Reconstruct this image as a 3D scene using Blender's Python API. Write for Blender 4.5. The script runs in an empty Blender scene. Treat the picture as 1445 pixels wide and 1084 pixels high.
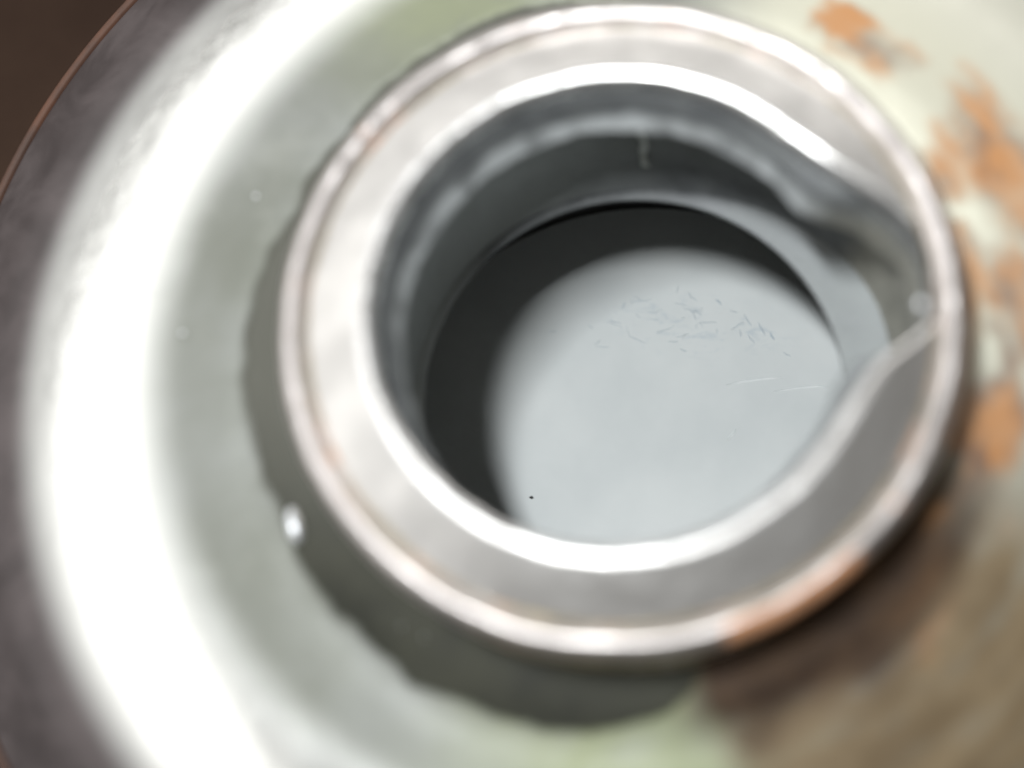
import bpy, bmesh, math, random
from mathutils import Vector, Matrix, noise
random.seed(4)
S = 0.001                      # all lengths below are millimetres
H = 45.0                       # height of the collar's top edge above the bench
sc = bpy.context.scene
COL = sc.collection

# ------------------------------------------------------------------ camera
F = 3000.0; CX, CY = 722.5, 542.0; DIST = 145.0
cam_d = bpy.data.cameras.new('camera'); cam = bpy.data.objects.new('camera', cam_d); COL.objects.link(cam)
sc.camera = cam
cam_d.sensor_width = 36; cam_d.lens = F/1445*36
cam_d.clip_start = 0.002; cam_d.clip_end = 20
nz = -Vector(((1050-CX)/F, -(1440-CY)/F, -1)).normalized()
nx = (Vector((1, 0, 0)) - nz*nz.x).normalized()
ny = nz.cross(nx)
RM = Matrix((nx, ny, nz))                       # camera space -> world space
P0 = Vector(((868-CX)/F, -(429-CY)/F, -1))*DIST
CAM = Vector((0, 0, 0)) - RM @ P0               # in mm, rim centre at origin
cam.matrix_world = Matrix.Translation((CAM+Vector((0, 0, H)))*S) @ RM.to_4x4()
cam_d.dof.use_dof = True
cam_d.dof.focus_distance = 184*S
cam_d.dof.aperture_fstop = cam_d.lens/8.0

def at(px, py, z):
    """pixel of the photograph -> point (mm) on the level z of the fitting"""
    d = RM @ Vector(((px-CX)/F, -(py-CY)/F, -1))
    t = (z-CAM.z)/d.z
    return CAM + d*t

# ------------------------------------------------------------------ world and lamps
w = bpy.data.worlds.new('World'); sc.world = w; w.use_nodes = True
w.node_tree.nodes['Background'].inputs[0].default_value = (1.0, 0.96, 0.9, 1)
w.node_tree.nodes['Background'].inputs[1].default_value = 0.19
sc.view_settings.view_transform = 'Standard'; sc.view_settings.look = 'None'
sc.view_settings.exposure = 0; sc.view_settings.gamma = 1; sc.view_settings.use_curve_mapping = False

def area(name, loc, aim, sx, sy, power, col):
    l = bpy.data.lights.new(name, 'AREA'); l.shape = 'RECTANGLE'
    l.size = sx*S; l.size_y = sy*S; l.energy = power; l.color = col
    o = bpy.data.objects.new(name, l); COL.objects.link(o)
    o.location = (Vector(loc)+Vector((0, 0, H)))*S
    d = (Vector(aim)-Vector(loc)).normalized()
    o.rotation_euler = d.to_track_quat('-Z', 'Y').to_euler()
    return o
FLOOR = -44.0
KEYD = (Vector((0, 0, -22.5))-at(955, 634, FLOOR)).normalized()      # the flash stands up-left of the lens
area('flash_lamp', KEYD*330, (0, 0, -20), 62, 20, 1.16, (0.965, 0.99, 1.0))
area('left_fill', (-330, 110, 185), (-30, 10, -14), 920, 330, 1.85, (1.0, 0.99, 0.97))  # added unseen source, reflected as the white band on the shoulder
area('back_fill', (90, 380, 150), (10, 0, -10), 460, 130, 0.56, (1.0, 0.98, 0.95))  # added unseen fill that brightens the top of the chamfer
area('upper_fill', (120, 260, 330), (25, 20, -10), 150, 120, 0.07, (1.0, 0.98, 0.92))  # added unseen fill for the upper right of the flange

# ------------------------------------------------------------------ node helpers
class NT:
    def __init__(s, name):
        s.m = bpy.data.materials.new(name); s.m.use_nodes = True
        s.t = s.m.node_tree; s.b = s.t.nodes['Principled BSDF']
        s.co = s.t.nodes.new('ShaderNodeTexCoord').outputs['Object']
    def lk(s, a, b): s.t.links.new(a, b)
    def setv(s, sock, v):
        if hasattr(v, 'links'): s.lk(v, sock)
        elif isinstance(v, tuple): sock.default_value = v if len(v) == 4 else (*v, 1)
        else: sock.default_value = v
    def noise(s, scale, detail=4, rough=.55, dist=0.0, vec=None):
        n = s.t.nodes.new('ShaderNodeTexNoise'); n.inputs['Scale'].default_value = scale
        n.inputs['Detail'].default_value = detail; n.inputs['Roughness'].default_value = rough
        n.inputs['Distortion'].default_value = dist
        s.lk(vec or s.co, n.inputs['Vector']); return n.outputs['Fac']
    def attr(s, name):
        n = s.t.nodes.new('ShaderNodeAttribute'); n.attribute_name = name; return n.outputs['Fac']
    def math(s, op, a, b=0.0):
        n = s.t.nodes.new('ShaderNodeMath'); n.operation = op
        s.setv(n.inputs[0], a); s.setv(n.inputs[1], b); return n.outputs[0]
    def step(s, v, lo, hi, a=0.0, b=1.0):
        n = s.t.nodes.new('ShaderNodeMapRange'); n.interpolation_type = 'SMOOTHSTEP'
        s.setv(n.inputs['Value'], v)
        for k, x in zip(('From Min', 'From Max', 'To Min', 'To Max'), (lo, hi, a, b)): n.inputs[k].default_value = x
        return n.outputs['Result']
    def mix(s, f, a, b):
        n = s.t.nodes.new('ShaderNodeMix'); n.data_type = 'RGBA'
        s.setv(n.inputs[0], f); s.setv(n.inputs[6], a); s.setv(n.inputs[7], b); return n.outputs[2]
    def fin(s, base, metal, rough, bump=None, strength=.3, dist=.0002):
        s.setv(s.b.inputs['Base Color'], base); s.setv(s.b.inputs['Metallic'], metal); s.setv(s.b.inputs['Roughness'], rough)
        if bump is not None:
            n = s.t.nodes.new('ShaderNodeBump'); n.inputs['Strength'].default_value = strength
            n.inputs['Distance'].default_value = dist
            s.lk(bump, n.inputs['Height']); s.lk(n.outputs[0], s.b.inputs['Normal'])
        return s.m

def mat_flange():
    n = NT('worn_plating')
    big = n.noise(45, 4); mid = n.noise(160, 5, .6, .4); fine = n.noise(900, 4, .65)
    base = n.mix(n.step(big, .35, .65), (.155, .163, .138), (.235, .245, .23))
    base = n.mix(n.math('MULTIPLY', n.step(mid, .5, .75), .35), base, (.33, .34, .31))
    base = n.mix(n.math('MULTIPLY', n.attr('green'), n.step(mid, .3, .6, .4, .9)), base, (.235, .26, .15))
    base = n.mix(n.attr('cream'), base, (.56, .55, .45))
    base = n.mix(n.attr('outer'), base, n.mix(n.step(mid, .3, .7), (.045, .036, .036), (.085, .07, .07)))  # dark falloff of the outer shoulder put into the colour
    base = n.mix(n.attr('polish_gleam'), base, (.78, .79, .77))  # smoother shoulder; its white highlight band is put into the base colour
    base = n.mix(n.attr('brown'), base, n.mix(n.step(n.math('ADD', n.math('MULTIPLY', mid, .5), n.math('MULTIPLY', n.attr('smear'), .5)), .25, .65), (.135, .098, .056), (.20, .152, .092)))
    base = n.mix(n.attr('root_shade'), base, n.mix(n.step(n.math('ADD', n.math('MULTIPLY', mid, .5), n.math('MULTIPLY', n.attr('smear'), .5)), .3, .7), (.032, .018, .010), (.07, .041, .022)))  # shade beside the collar root painted dark brown, lower right
    r = n.step(n.math('ADD', n.attr('rust'), n.math('MULTIPLY', n.math('SUBTRACT', n.math('ADD', n.attr('smear'), n.math('MULTIPLY', mid, .25)), .64), .75)), .30, 1.0)
    r = n.math('MULTIPLY', r, n.math('MULTIPLY', n.step(n.attr('rust'), .02, .25), n.step(mid, .3, .7, .6, .92)))
    base = n.mix(r, base, n.mix(n.step(n.math('ADD', n.math('MULTIPLY', n.attr('smear'), .5), n.math('MULTIPLY', n.noise(330, 5, .65), .5)), .38, .62), (.17, .085, .05), (.46, .205, .065)))
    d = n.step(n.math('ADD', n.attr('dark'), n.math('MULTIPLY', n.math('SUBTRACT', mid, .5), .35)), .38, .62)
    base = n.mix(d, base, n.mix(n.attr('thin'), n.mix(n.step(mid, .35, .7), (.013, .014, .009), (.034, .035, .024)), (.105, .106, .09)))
    gleam = n.attr('polish_gleam')
    keep = n.math('MULTIPLY', n.math('SUBTRACT', 1.0, r), n.math('SUBTRACT', 1.0, n.math('MULTIPLY', n.math('MAXIMUM', n.attr('root_shade'), n.math('MAXIMUM', n.attr('brown'), d)), .95)))
    met = n.math('MULTIPLY', n.math('ADD', .25, n.math('MULTIPLY', gleam, .72)), keep)
    rg = n.math('ADD', n.math('SUBTRACT', n.step(mid, .3, .7, .48, .56), n.math('MULTIPLY', gleam, .24)), n.math('MULTIPLY', r, .2))
    n.setv(n.b.inputs['Specular IOR Level'], n.math('MULTIPLY', n.math('SUBTRACT', 1.0, n.math('MULTIPLY', n.math('MAXIMUM', n.attr('root_shade'), n.math('MAXIMUM', n.attr('brown'), d)), .75)), .5))
    return n.fin(base, met, rg, n.math('ADD', mid, n.math('MULTIPLY', fine, .35)), .12, .0003)

def mat_collar(name, col, rough, bump=.12):
    n = NT(name); gleam = n.attr('edge')
    mid = n.noise(220, 5, .6, .3); fine = n.noise(1500, 3)
    base = n.mix(n.step(mid, .3, .7), col, tuple(c*.8 for c in col))
    base = n.mix(gleam, base, (.84, .83, .82))  # smoother rim edge, its highlight also painted as a paler base
    r = n.step(n.math('ADD', n.attr('rust'), n.math('MULTIPLY', n.math('SUBTRACT', n.noise(330, 5, .6), .5), 1.2)), .45, .65)
    base = n.mix(r, base, n.mix(fine, (.62, .28, .14), (.85, .48, .28)))
    y = n.step(n.math('ADD', n.attr('dirt'), n.math('MULTIPLY', n.math('SUBTRACT', mid, .5), .9)), .35, .6)
    base = n.mix(y, base, (.40, .35, .25))
    return n.fin(base, n.math('SUBTRACT', .95, n.math('MULTIPLY', r, .7)), n.math('SUBTRACT', n.math('ADD', n.step(mid, .3, .7, rough, rough+.08), n.math('MULTIPLY', r, .2)), n.math('MULTIPLY', gleam, .16)),
                 n.math('ADD', mid, n.math('MULTIPLY', fine, .3)), bump, .0003)

def mat_inner():
    n = NT('dull_bore_metal')
    mid = n.noise(300, 5, .6, .3); fine = n.noise(2500, 3)
    base = n.mix(n.step(mid, .3, .7), (.15, .16, .168), (.23, .245, .25))
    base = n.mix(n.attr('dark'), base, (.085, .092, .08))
    base = n.mix(n.attr('olive'), base, n.mix(n.step(mid, .3, .7), (.27, .265, .225), (.38, .37, .32)))
    base = n.mix(n.attr('lit'), base, (.40, .43, .425))  # light missing in the throat put into a paler base colour
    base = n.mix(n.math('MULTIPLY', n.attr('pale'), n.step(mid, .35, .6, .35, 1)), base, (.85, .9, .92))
    return n.fin(base, .15, n.step(mid, .3, .7, .5, .6), n.math('ADD', mid, n.math('MULTIPLY', fine, .5)), .25, .0002)

def mat_simple(name, col, col2, scale, metal, rough, bump=.1):
    n = NT(name); a = n.noise(scale, 5, .6)
    return n.fin(n.mix(n.step(a, .35, .65), col, col2), metal, rough, a, bump, .0003)

M_flange = mat_flange()
M_collar = mat_collar('satin_steel', (.58, .57, .555), .41)
M_lip = mat_collar('bright_bead', (.66, .62, .605), .34, .1)
M_inner = mat_inner()
def mat_floor():
    n = NT('pale_floor'); a = n.noise(70, 4); c = at(985, 458, FLOOR)
    mp = n.t.nodes.new('ShaderNodeMapping'); mp.vector_type = 'TEXTURE'
    mp.inputs['Location'].default_value = (c.x*S, c.y*S, (H+FLOOR)*S); mp.inputs['Rotation'].default_value = (0, 0, math.radians(-8))
    mp.inputs['Scale'].default_value = (.0085, .0032, .01)
    n.lk(n.co, mp.inputs['Vector'])
    ln = n.t.nodes.new('ShaderNodeVectorMath'); ln.operation = 'LENGTH'; n.lk(mp.outputs[0], ln.inputs[0])
    reg = n.step(ln.outputs['Value'], .35, 1.25, 1, 0)
    sc_ = n.noise(2.6, 6, .75, 1.2, mp.outputs[0])
    base = n.mix(n.step(a, .3, .7), (.56, .595, .595), (.645, .675, .67))
    base = n.mix(n.math('MULTIPLY', reg, n.step(sc_, .5, .68, 0, .6)), base, (.36, .44, .50))
    return n.fin(base, 0, .45, sc_, .03, .0002)
M_floor = mat_floor()
M_cav = mat_simple('black_cavity', (.022, .021, .020), (.035, .034, .032), 120, 0, .7)  # unlit cavity's shade put into a near-black wall colour
M_orange = mat_simple('copper_edge', (.09, .036, .018), (.055, .026, .016), 200, .1, .6)
M_side = mat_simple('side_metal', (.16, .14, .13), (.22, .2, .19), 90, .5, .5)
M_bench = mat_simple('bench_wood', (.020, .010, .006), (.034, .019, .012), 25, 0, .8)
M_bead = mat_simple('tin_bead', (.75, .77, .80), (.66, .68, .70), 500, .6, .32)
M_ink = mat_simple('blue_scratch', (.48, .54, .575), (.42, .49, .54), 900, 0, .6)
M_scr = mat_simple('bare_scratch', (.70, .73, .73), (.66, .70, .70), 900, 0, .35)
M_line = mat_simple('pale_streak', (.6, .64, .6), (.7, .74, .7), 900, 0, .5)

# ------------------------------------------------------------------ building helpers
ROOT = bpy.data.objects.new('metal_hub', None); COL.objects.link(ROOT)
ROOT.location = (0, 0, 0)
ROOT['label'] = 'worn rusty round metal hub with a shiny raised collar around a deep hole'
ROOT['category'] = 'metal hub'

def sm(x, a, b):
    t = max(0, min(1, (x-a)/(b-a))); return t*t*(3-2*t)
def nz3(x, y, z, s):
    return noise.noise(Vector((x*s, y*s, z*s)))
def fbm(x, y, s, o=0.0):
    return noise.fractal(Vector((x*s+o, y*s-o, o)), 1.0, 2.0, 4)

def resample(pts, step):
    out = []
    for (a, b) in zip(pts[:-1], pts[1:]):
        L = math.dist(a, b); k = max(1, int(L/step))
        out += [(a[0]+(b[0]-a[0])*i/k, a[1]+(b[1]-a[1])*i/k) for i in range(k)]
    return out+[pts[-1]]
def curve(pts, n=6):
    """Catmull-Rom through the profile points"""
    P = [pts[0]]+list(pts)+[pts[-1]]; out = []
    for i in range(1, len(P)-2):
        for k in range(n):
            t = k/n
            out.append(tuple(.5*((2*P[i][j])+(-P[i-1][j]+P[i+1][j])*t+(2*P[i-1][j]-5*P[i][j]+4*P[i+1][j]-P[i+2][j])*t*t
                        + (-P[i-1][j]+3*P[i][j]-3*P[i+1][j]+P[i+2][j])*t**3) for j in (0, 1)))
    return out+[pts[-1]]

def polar(name, prof, mat, N=540, disp=None, attrs=None, smooth=True, label=None):
    """prof: list of (r,z) or a function of the angle giving such a list"""
    verts = []; faces = []; K = None
    for i in range(N):
        th = 2*math.pi*i/N
        p = prof(th) if callable(prof) else prof
        K = len(p)
        for (r, z) in p:
            x, y = r*math.cos(th), r*math.sin(th)
            if disp: dr, dz = disp(x, y, z, th, r); x, y, z = (r+dr)*math.cos(th), (r+dr)*math.sin(th), z+dz
            verts.append((x*S, y*S, (z+H)*S))
    for i in range(N):
        j = (i+1) % N
        for k in range(K-1):
            faces.append((i*K+k, j*K+k, j*K+k+1, i*K+k+1))
    me = bpy.data.meshes.new(name); me.from_pydata(verts, [], faces); me.update()
    bm = bmesh.new(); bm.from_mesh(me); bmesh.ops.remove_doubles(bm, verts=bm.verts, dist=1e-7)
    bmesh.ops.recalc_face_normals(bm, faces=bm.faces); bm.to_mesh(me); bm.free()
    if attrs:
        cos = [tuple(v.co/S) for v in me.vertices]
        for an, fn in attrs.items():
            vals = [float(fn(c[0], c[1], c[2]-H)) for c in cos]
            me.attributes.new(an, 'FLOAT', 'POINT')
            me.attributes[an].data.foreach_set('value', vals)
    for p in me.polygons: p.use_smooth = smooth
    me.materials.append(mat)
    o = bpy.data.objects.new(name, me); COL.objects.link(o); o.parent = ROOT
    if label: o['label'] = label
    return o
def deg(x, y): return math.degrees(math.atan2(y, x))
def blob(x, y, c, rad, soft):
    return 1-sm(math.hypot(x-c[0], y-c[1]), rad-soft, rad+soft)
def blobs(lst, z):
    return [(at(px, py, z), rr) for (px, py, rr) in lst]

# ------------------------------------------------------------------ bench
me = bpy.data.meshes.new('bench_top')
bm = bmesh.new(); bmesh.ops.create_cube(bm, size=1)
for v in bm.verts: v.co = Vector((v.co.x*900*S, v.co.y*700*S, (v.co.z-.5)*30*S))
bm.to_mesh(me); bm.free(); me.materials.append(M_bench)
M_bench.node_tree.nodes['Principled BSDF'].inputs['Specular IOR Level'].default_value = .12
bench = bpy.data.objects.new('bench_top', me); COL.objects.link(bench)
bench['kind'] = 'structure'; bench['label'] = 'dark brown bench surface under the metal hub'

# ------------------------------------------------------------------ flange
fl = [(22.2, -11.9), (24, -12.0), (26, -11.9), (28, -11.6), (30, -11.5), (33, -11.9), (36.5, -12.6), (39, -13.4), (41.5, -14.6),
      (44.2, -16.1), (47.2, -17.9), (50.5, -19.6), (53.3, -21.8), (56.2, -24.3)]
FZ = -12.0
rust_b = blobs([(1235, 65, 2.6), (1180, 30, 1.6), (1420, 230, 4.2), (1380, 350, 1.8), (1440, 420, 3.0), (1400, 570, 3.4), (1370, 630, 2.2), (1330, 250, 1.5), (1345, 330, 1.2), (1400, 480, 1.6)], FZ)
def f_rust(x, y, z):
    v = 0
    wx, wy = x+2.6*fbm(x, y, .13, 31), y+2.6*fbm(x, y, .13, 47)
    a0 = math.atan2(wy, wx); r0 = math.hypot(wx, wy)
    for c, rr in rust_b:
        da = (a0-math.atan2(c.y, c.x)+math.pi) % (2*math.pi)-math.pi
        d = math.hypot(da*r0*.6, (r0-math.hypot(c.x, c.y))*1.15)
        v = max(v, (1-sm(d, rr*.05, rr*2.0))*1.0)
    a = deg(x, y); r = math.hypot(x, y)
    if -62 < a < 62: v = max(v, .58*(1-sm(r, 25, 29.5))*sm(a, -50, -20)*(1-sm(a, 40, 62)))
    if -62 < a < 4: v = max(v, .2*sm(a, -62, -50)*(1-sm(a, -8, 4))*(1-sm(r, 33, 40)))
    return v
def polarize(px_pts, z):
    out = []
    for q in px_pts:
        p = at(q[0], q[1], z); out.append((deg(p.x, p.y) % 360, math.hypot(p.x, p.y)))
    return sorted(out)
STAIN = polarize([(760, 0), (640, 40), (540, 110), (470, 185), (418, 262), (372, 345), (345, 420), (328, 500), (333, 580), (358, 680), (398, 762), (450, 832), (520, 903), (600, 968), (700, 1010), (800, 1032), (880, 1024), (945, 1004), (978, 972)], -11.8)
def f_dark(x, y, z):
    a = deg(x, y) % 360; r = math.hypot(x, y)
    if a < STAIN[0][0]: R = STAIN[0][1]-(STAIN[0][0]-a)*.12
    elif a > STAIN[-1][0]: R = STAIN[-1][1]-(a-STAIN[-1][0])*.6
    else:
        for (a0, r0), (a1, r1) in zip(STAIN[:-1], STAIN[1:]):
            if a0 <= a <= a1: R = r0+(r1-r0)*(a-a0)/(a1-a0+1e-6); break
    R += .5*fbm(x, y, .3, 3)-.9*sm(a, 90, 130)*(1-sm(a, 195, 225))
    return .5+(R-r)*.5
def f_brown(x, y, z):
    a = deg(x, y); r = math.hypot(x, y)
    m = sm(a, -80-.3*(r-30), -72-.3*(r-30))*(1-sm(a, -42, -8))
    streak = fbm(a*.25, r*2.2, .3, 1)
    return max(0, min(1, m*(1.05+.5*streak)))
def f_green(x, y, z):
    a = deg(x, y); return max(sm(a, -125, -95)*(1-sm(a, -75, -60)), .8*sm(a, 80, 105)*(1-sm(a, 115, 140)))
def f_cream(x, y, z):
    a = deg(x, y); return sm(a, -60, 25)*(1-sm(a, 62, 85))
def d_fl(x, y, z, th, r):
    k = 1-sm(r, 46, 50)
    return (0, .07*k*fbm(x, y, .10, 5)+.008*k*fbm(x, y, .9, 7) - .35*sm(f_dark(x, y, 0), .4, .6)*0.6)
polar('flange', curve(fl, 8), M_flange, 720, d_fl, dict(rust=f_rust, dark=f_dark, brown=f_brown, green=f_green, cream=f_cream, polish_gleam=lambda x, y, z: (sm(math.hypot(x, y), 33, 39)*(1-sm(math.hypot(x, y), 43.5, 49))*(1-f_brown(x, y, z))*(1 if abs(deg(x, y)) > 75 else 0.2)),
      thin=lambda x, y, z: sm(deg(x, y) % 360, 235, 185)if 0 else (1-sm(deg(x, y) % 360, 180, 225))*.85+.15, smear=lambda x, y, z: .5+.6*noise.fractal(Vector((math.atan2(y, x)*4.2, math.hypot(x, y)*.42, 3.3)), 1.0, 2.0, 5), outer=lambda x, y, z: sm(math.hypot(x, y), 42, 48), root_shade=lambda x, y, z: sm(deg(x, y), -86, -76)*(1-sm(deg(x, y), -38, 0))*(1-sm(math.hypot(x, y)-2.2*fbm(x, y, .14, 9), 26.5, 31.5))))
polar('copper_edge', curve([(56.1, -24.4), (56.4, -24.1), (56.8, -24.1), (57.1, -24.5), (57.1, -25.1)], 4), M_orange, 360, label='thin copper coloured edge round the hub')
polar('side_wall', curve([(56.9, -25.0), (56.8, -26), (56.8, -31), (56.8, -45)], 4), M_side, 256)

# ------------------------------------------------------------------ collar (with the notch on its right side)
NT_ = [(-40, 16.75), (-25, 16.95), (-18, 17.4), (-13, 18.0), (-8, 19.4), (-4, 20.7), (0, 21.3), (8, 21.5), (14, 21.35), (19, 20.4), (24, 19.2), (30, 18.1), (36, 17.3), (44, 16.85), (52, 16.75)]
def rim_raw(a):
    if a <= -40 or a >= 52: return 16.75
    for (a0, r0), (a1, r1) in zip(NT_[:-1], NT_[1:]):
        if a0 <= a <= a1: return r0+(r1-r0)*(a-a0)/(a1-a0)
RT = []
for i in range(720):
    a = i*.5
    if a > 180: a -= 360
    ws = [(math.exp(-(k*.5/2.2)**2), rim_raw(a+k*.5)) for k in range(-12, 13)]
    RT.append(sum(w_*v for w_, v in ws)/sum(w_ for w_, v in ws))
def rim(th):
    f = (math.degrees(th) % 360)*2; i = int(f) % 720
    return RT[i]+(RT[(i+1) % 720]-RT[i])*(f-int(f))
def notch(th): return max(0, min(1, (rim(th)-16.75)/4.4))
def zc(r): return -.0-2.1*((max(r, 17.2)-17.2)/4.3)**1.15          # chamfer height
def d_edge(x, y, z, th, r):
    return (.10*fbm(x, y, .35, 2)+.012*fbm(x, y, .9, 4), .03*fbm(x, y, .5, 8))
def collar_prof(th):
    R = rim(th); w = notch(th)
    r1 = R+1.0
    z1 = zc(r1)
    z0 = z1-1.0
    p = [(R-.05, z0-.5), (R, z0), (R+.12+.15*w, z1-.35-.12*w), (R+.45+.1*w, z1-.04)]
    p = curve(p, 5)
    p += [(r1+(21.75-r1)*k/14, zc(r1+(21.75-r1)*k/14)) for k in range(15)]
    return p
def c_rust(x, y, z):
    return 0.0
def c_dirt(x, y, z):
    r = math.hypot(x, y); return .6*sm(r, 21.3, 21.8)
polar('collar', collar_prof, M_collar, 720, d_edge, dict(rust=c_rust, dirt=c_dirt, edge=lambda x, y, z: 1-sm(math.hypot(x, y)-rim(math.atan2(y, x) % (2*math.pi)), .65, 1.25)))
def l_rust(x, y, z):
    a = deg(x, y); r = math.hypot(x, y)
    v = .98*sm(a, -77, -70)*(1-sm(a, -52, -42))*sm(r, 22.7, 23.2)
    v = max(v, .5*sm(r, 23.5, 24.1))
    v = max(v, .58*(1-sm(r, 21.85, 22.2)))
    v = max(v, .30)
    return v
lip = curve([(21.7, -2.2), (21.85, -2.45), (22.1, -2.3), (22.5, -1.85), (23.0, -1.75), (23.5, -2.05), (23.85, -2.7), (23.8, -3.6), (23.2, -4.6), (22.6, -6), (22.5, -9), (22.6, -11.3), (23.2, -12.2)], 6)
def d_lip(x, y, z, th, r):
    k = sm(r, 21.9, 22.4)
    return (k*(.12*fbm(x, y, .12, 12)+.02*fbm(x, y, .7, 3)), k*(.13*fbm(x, y, .17, 6)+.025*fbm(x, y, .7, 2)))
polar('collar_lip', lip, M_lip, 720, d_lip, dict(rust=l_rust, dirt=lambda x, y, z: .55*(1-sm(math.hypot(x, y), 21.9, 22.15))+.6*sm(-z, 4, 6)))

# ------------------------------------------------------------------ bore
def ecc(th):
    a = (math.degrees(th)+180) % 360-180
    return 2.9*math.exp(-((a-16)/40)**2)
def wall_prof(th):
    R = rim(th); w = sm(notch(th), .08, .62)
    z0 = zc(R+1.0)-1.3
    e = ecc(th); L = 17.1+e*1.15
    g = math.exp(-(((math.degrees(th) % 360)-245)/38)**2)
    A = [(R-.1, z0), (16.25+.3*g, -2.6), (15.85+.6*g, -4.3), (15.55+.9*g, -5.6), (15.45+g, -6.1), (15.6+.9*g, -6.5), (16.4, -7.0), (17.9+e*.7, -7.8), (18.5+e, -9.5), (18.8+e, -13), (18.7+e*1.03, -16), (18.3+e*1.08, -18.6), (17.7+e*1.12, -20.6), (L, -22)]
    Bn = [(R-.1, z0), (R-.05, -3.6), (R-.05, -4.6), (R-.08, -6), (R-.1, -7.2), (R-.12, -8), (R-.15, -9), (R-.2, -10), (R-.25, -11.5), (R-.35, -14), (R-.45, -16.5), (R-.6, -18.8), (max(R-.8, L+.2), -20.8), (L, -22)]
    Bn = [(max(b[0], A[k][0]-.2) if k > 6 else b[0], b[1]) for k, b in enumerate(Bn)]
    P = [(a[0]+(b[0]-a[0])*w, a[1]+(b[1]-a[1])*w) for a, b in zip(A, Bn)]
    return curve(P, 5)
def w_shade(x, y, z):  # shade of the undercut below the ridge, painted into the wall colour
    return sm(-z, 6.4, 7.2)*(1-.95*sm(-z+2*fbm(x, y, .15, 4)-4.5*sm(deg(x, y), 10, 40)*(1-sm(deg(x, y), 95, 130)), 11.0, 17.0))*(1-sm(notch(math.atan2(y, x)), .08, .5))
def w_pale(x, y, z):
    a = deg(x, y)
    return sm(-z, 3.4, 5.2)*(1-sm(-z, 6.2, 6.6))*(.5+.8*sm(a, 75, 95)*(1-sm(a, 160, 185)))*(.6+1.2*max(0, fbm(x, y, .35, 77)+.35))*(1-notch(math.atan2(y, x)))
def d_wall(x, y, z, th, r):
    k = sm(-z, 3, 5)*(1-sm(-z, 7, 9)); k2 = sm(-z, 1.5, 3)
    return (.22*k*fbm(x, y, .3, 21)+k2*.05*fbm(x, y, .8+z*.01, 11), 0)
polar('bore_wall', wall_prof, M_inner, 540, d_wall, dict(dark=w_shade, pale=w_pale, olive=lambda x, y, z: .9*sm(notch(math.atan2(y, x)), .1, .4)*sm(-z, 3, 8), lit=lambda x, y, z: .9*sm(-z+1.5*fbm(x, y, .2, 8), 9.5, 15.5)*sm(deg(x, y) % 360, 70, 125)*(1-sm(deg(x, y) % 360, 250, 270))))
def ring_prof(th):
    R, z1 = wall_prof(th)[-1]
    return [(R+(16.65-R)*k/8, z1-.5*(k/8)**.6) for k in range(9)]+[(16.55, -22.52), (16.5, -22.6), (16.5, -22.8), (16.8, -23.2), (17.4, -23.4), (24, -23.5)]
polar('bore_ring', ring_prof, M_inner, 360, None, dict(dark=lambda x, y, z: .12*0, lit=lambda x, y, z: .38*sm(deg(x, y), -80, -50)*(1-sm(deg(x, y), 30, 75))+.95*sm(deg(x, y) % 360, 120, 170)*(1-sm(deg(x, y) % 360, 250, 270)), pale=lambda x, y, z: 0))  # ring painted paler by angle in place of light
polar('cavity_wall', [(24, -23.4), (24.2, -30), (24.2, -44.3)], M_cav, 128)
me = bpy.data.meshes.new('bore_floor'); bm = bmesh.new()
bmesh.ops.create_circle(bm, cap_ends=True, segments=96, radius=24.1*S)
for v in bm.verts: v.co.z = (H+FLOOR)*S
bm.to_mesh(me); bm.free(); me.materials.append(M_floor)
o = bpy.data.objects.new('bore_floor', me); COL.objects.link(o); o.parent = ROOT
o['label'] = 'pale grey floor at the bottom of the hole'

# ------------------------------------------------------------------ scratches, streak and beads
def ribbon(name, lines, z, mat, label, nrm=None):
    """thin raised strokes; lines = [(points, width)] in photograph pixels laid on level z"""
    bm = bmesh.new()
    for pts, wd in lines:
        P = [at(px, py, z) for px, py in pts]; n = len(P); rows = []
        for i, p in enumerate(P):
            t = (P[min(i+1, n-1)]-P[max(i-1, 0)]).normalized(); s = Vector((-t.y, t.x, 0))
            ww = wd*(.35 if i in (0, n-1) else 1)
            rows.append([bm.verts.new(((p+s*k*ww/2)+Vector((0, 0, H+(.05 if k == 0 else .012))))*S) for k in (-1, 0, 1)])
        for a, b in zip(rows[:-1], rows[1:]):
            for k in (0, 1): bm.faces.new((a[k], a[k+1], b[k+1], b[k]))
    bmesh.ops.recalc_face_normals(bm, faces=bm.faces)
    me = bpy.data.meshes.new(name); bm.to_mesh(me); bm.free(); me.materials.append(mat)
    o = bpy.data.objects.new(name, me); COL.objects.link(o); o.parent = ROOT; o['label'] = label
ink = []
for (px, py, L, an, wd) in [(880, 432, 10, -60, .35), (1014, 426, 12, 40, .45), (980, 445, 14, 70, .2), (1055, 452, 18, 50, .3), (1075, 465, 20, 55, .35), (1090, 475, 12, 60, .5), (1060, 478, 16, 45, .25), (905, 425, 30, -12, .15), (850, 490, 20, 10, .15), (900, 480, 26, 15, .15), (940, 465, 24, -20, .18), (1000, 455, 22, 10, .18), (950, 482, 14, -10, .2), (780, 468, 14, -20, .2), (1110, 500, 14, 40, .2), (925, 440, 20, -10, .12), (1035, 440, 14, 30, .2), (960, 430, 18, 5, .12), (870, 460, 18, 12, .12), (1045, 470, 10, 80, .25)]:
    pts = []; a = math.radians(an+random.uniform(-8, 8))
    for k in range(5):
        pts.append((px+math.cos(a)*L*(k/4-.5), py+math.sin(a)*L*(k/4-.5)+random.uniform(-1.5, 1.5)))
    ink.append((pts, wd*.33))
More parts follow.
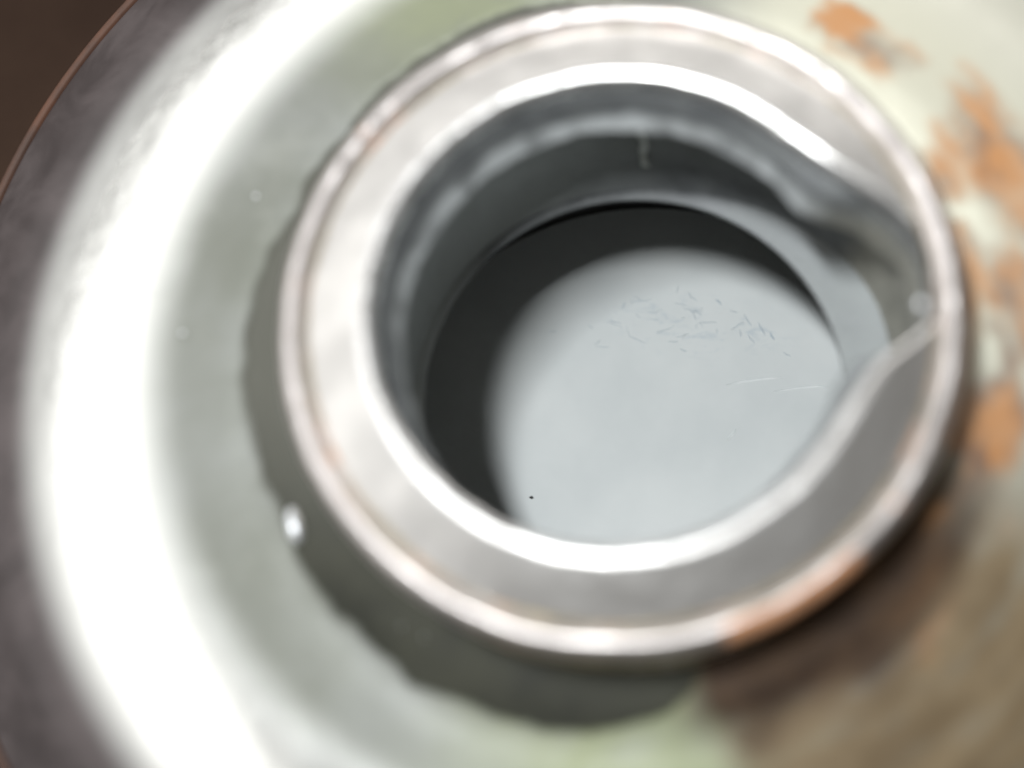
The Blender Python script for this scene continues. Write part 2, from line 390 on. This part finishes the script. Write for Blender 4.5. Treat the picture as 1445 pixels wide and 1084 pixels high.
for k in range(26):
    px = random.gauss(960, 80); py = 455+random.gauss(0, 20)+(px-960)*.08; L = random.uniform(5, 22); a = math.radians(random.gauss(15, 40))
    ink.append(([(px+math.cos(a)*L*(q/3-.5), py+math.sin(a)*L*(q/3-.5)+random.uniform(-2, 2)) for q in range(4)], random.uniform(.03, .08)))
ribbon('scuff_marks', ink, FLOOR, M_ink, 'faint blue scuff marks on the pale floor')
ribbon('scratches', [([(1025, 543), (1050, 538), (1080, 534), (1104, 533)], .25), ([(1090, 553), (1120, 548), (1150, 545), (1172, 546)], .25), ([(1026, 621), (1034, 612), (1038, 605)], .3)], FLOOR, M_scr, 'fine white scratches on the pale floor')
ribbon('dark_speck', [([(747, 702), (750, 702), (753, 703)], .3)], FLOOR, M_cav, 'tiny black speck on the pale floor')

# vertical pale streak running down the undercut wall
bm = bmesh.new()
th = math.radians(85.3); rows = []
for k in range(14):
    z = -9.6-k*.75; r = 18.42+.2*math.sin(math.pi*k/13)-(.35 if k > 11 else 0)
    ww = (.22+.08*math.sin(k*2.1))/18; t2 = th+.006*math.sin(k*1.3)
    rows.append([bm.verts.new((Vector((r*math.cos(t2+q*ww)-.03*(q == 0)*math.cos(th), r*math.sin(t2+q*ww)-.03*(q == 0)*math.sin(th), z+H)))*S) for q in (-1, 0, 1)])
for a, b in zip(rows[:-1], rows[1:]):
    for q in (0, 1): bm.faces.new((a[q], a[q+1], b[q+1], b[q]))
me = bpy.data.meshes.new('streak'); bm.to_mesh(me); bm.free(); me.materials.append(M_line)
o = bpy.data.objects.new('streak', me); COL.objects.link(o); o.parent = ROOT; o['label'] = 'pale vertical streak on the dark wall inside the hole'

def bead(px, py, z, r, sx=1.0, sy=1.0, rot=0.0):
    bm = bmesh.new(); bmesh.ops.create_uvsphere(bm, u_segments=20, v_segments=12, radius=r*S)
    p = at(px, py, z)
    R = Matrix.Rotation(math.radians(rot), 3, 'Z')
    for v in bm.verts:
        v.co = Vector((v.co.x*sx, v.co.y*sy, v.co.z*.7)); v.co *= 1+.12*nz3(*(v.co/S), 1.3)
        v.co = R @ v.co
    me = bpy.data.meshes.new('metal_bead'); bm.to_mesh(me); bm.free()
    for q in me.polygons: q.use_smooth = True
    me.materials.append(M_bead)
    o = bpy.data.objects.new('metal_bead', me); COL.objects.link(o); o.parent = ROOT
    o.location = Vector((p.x, p.y, z+H))*S
    return o
bead(416, 742, -11.9, .8, .7, 1.7, 12)
for q in range(6):
    px, py = [(566, 884), (598, 899), (540, 930), (258, 470), (300, 640), (196, 400), (470, 1000), (352, 560), (610, 940)][q]
    bead(px, py, -11.9, random.uniform(.08, .17), random.uniform(.6, 1.6), 1, random.uniform(0, 180))
bead(1265, 560, -1.6, .35)
bead(1301, 430, -2.0, .4)
bead(361, 277, -11.6, .16)
bead(375, 900, -12.2, .25)
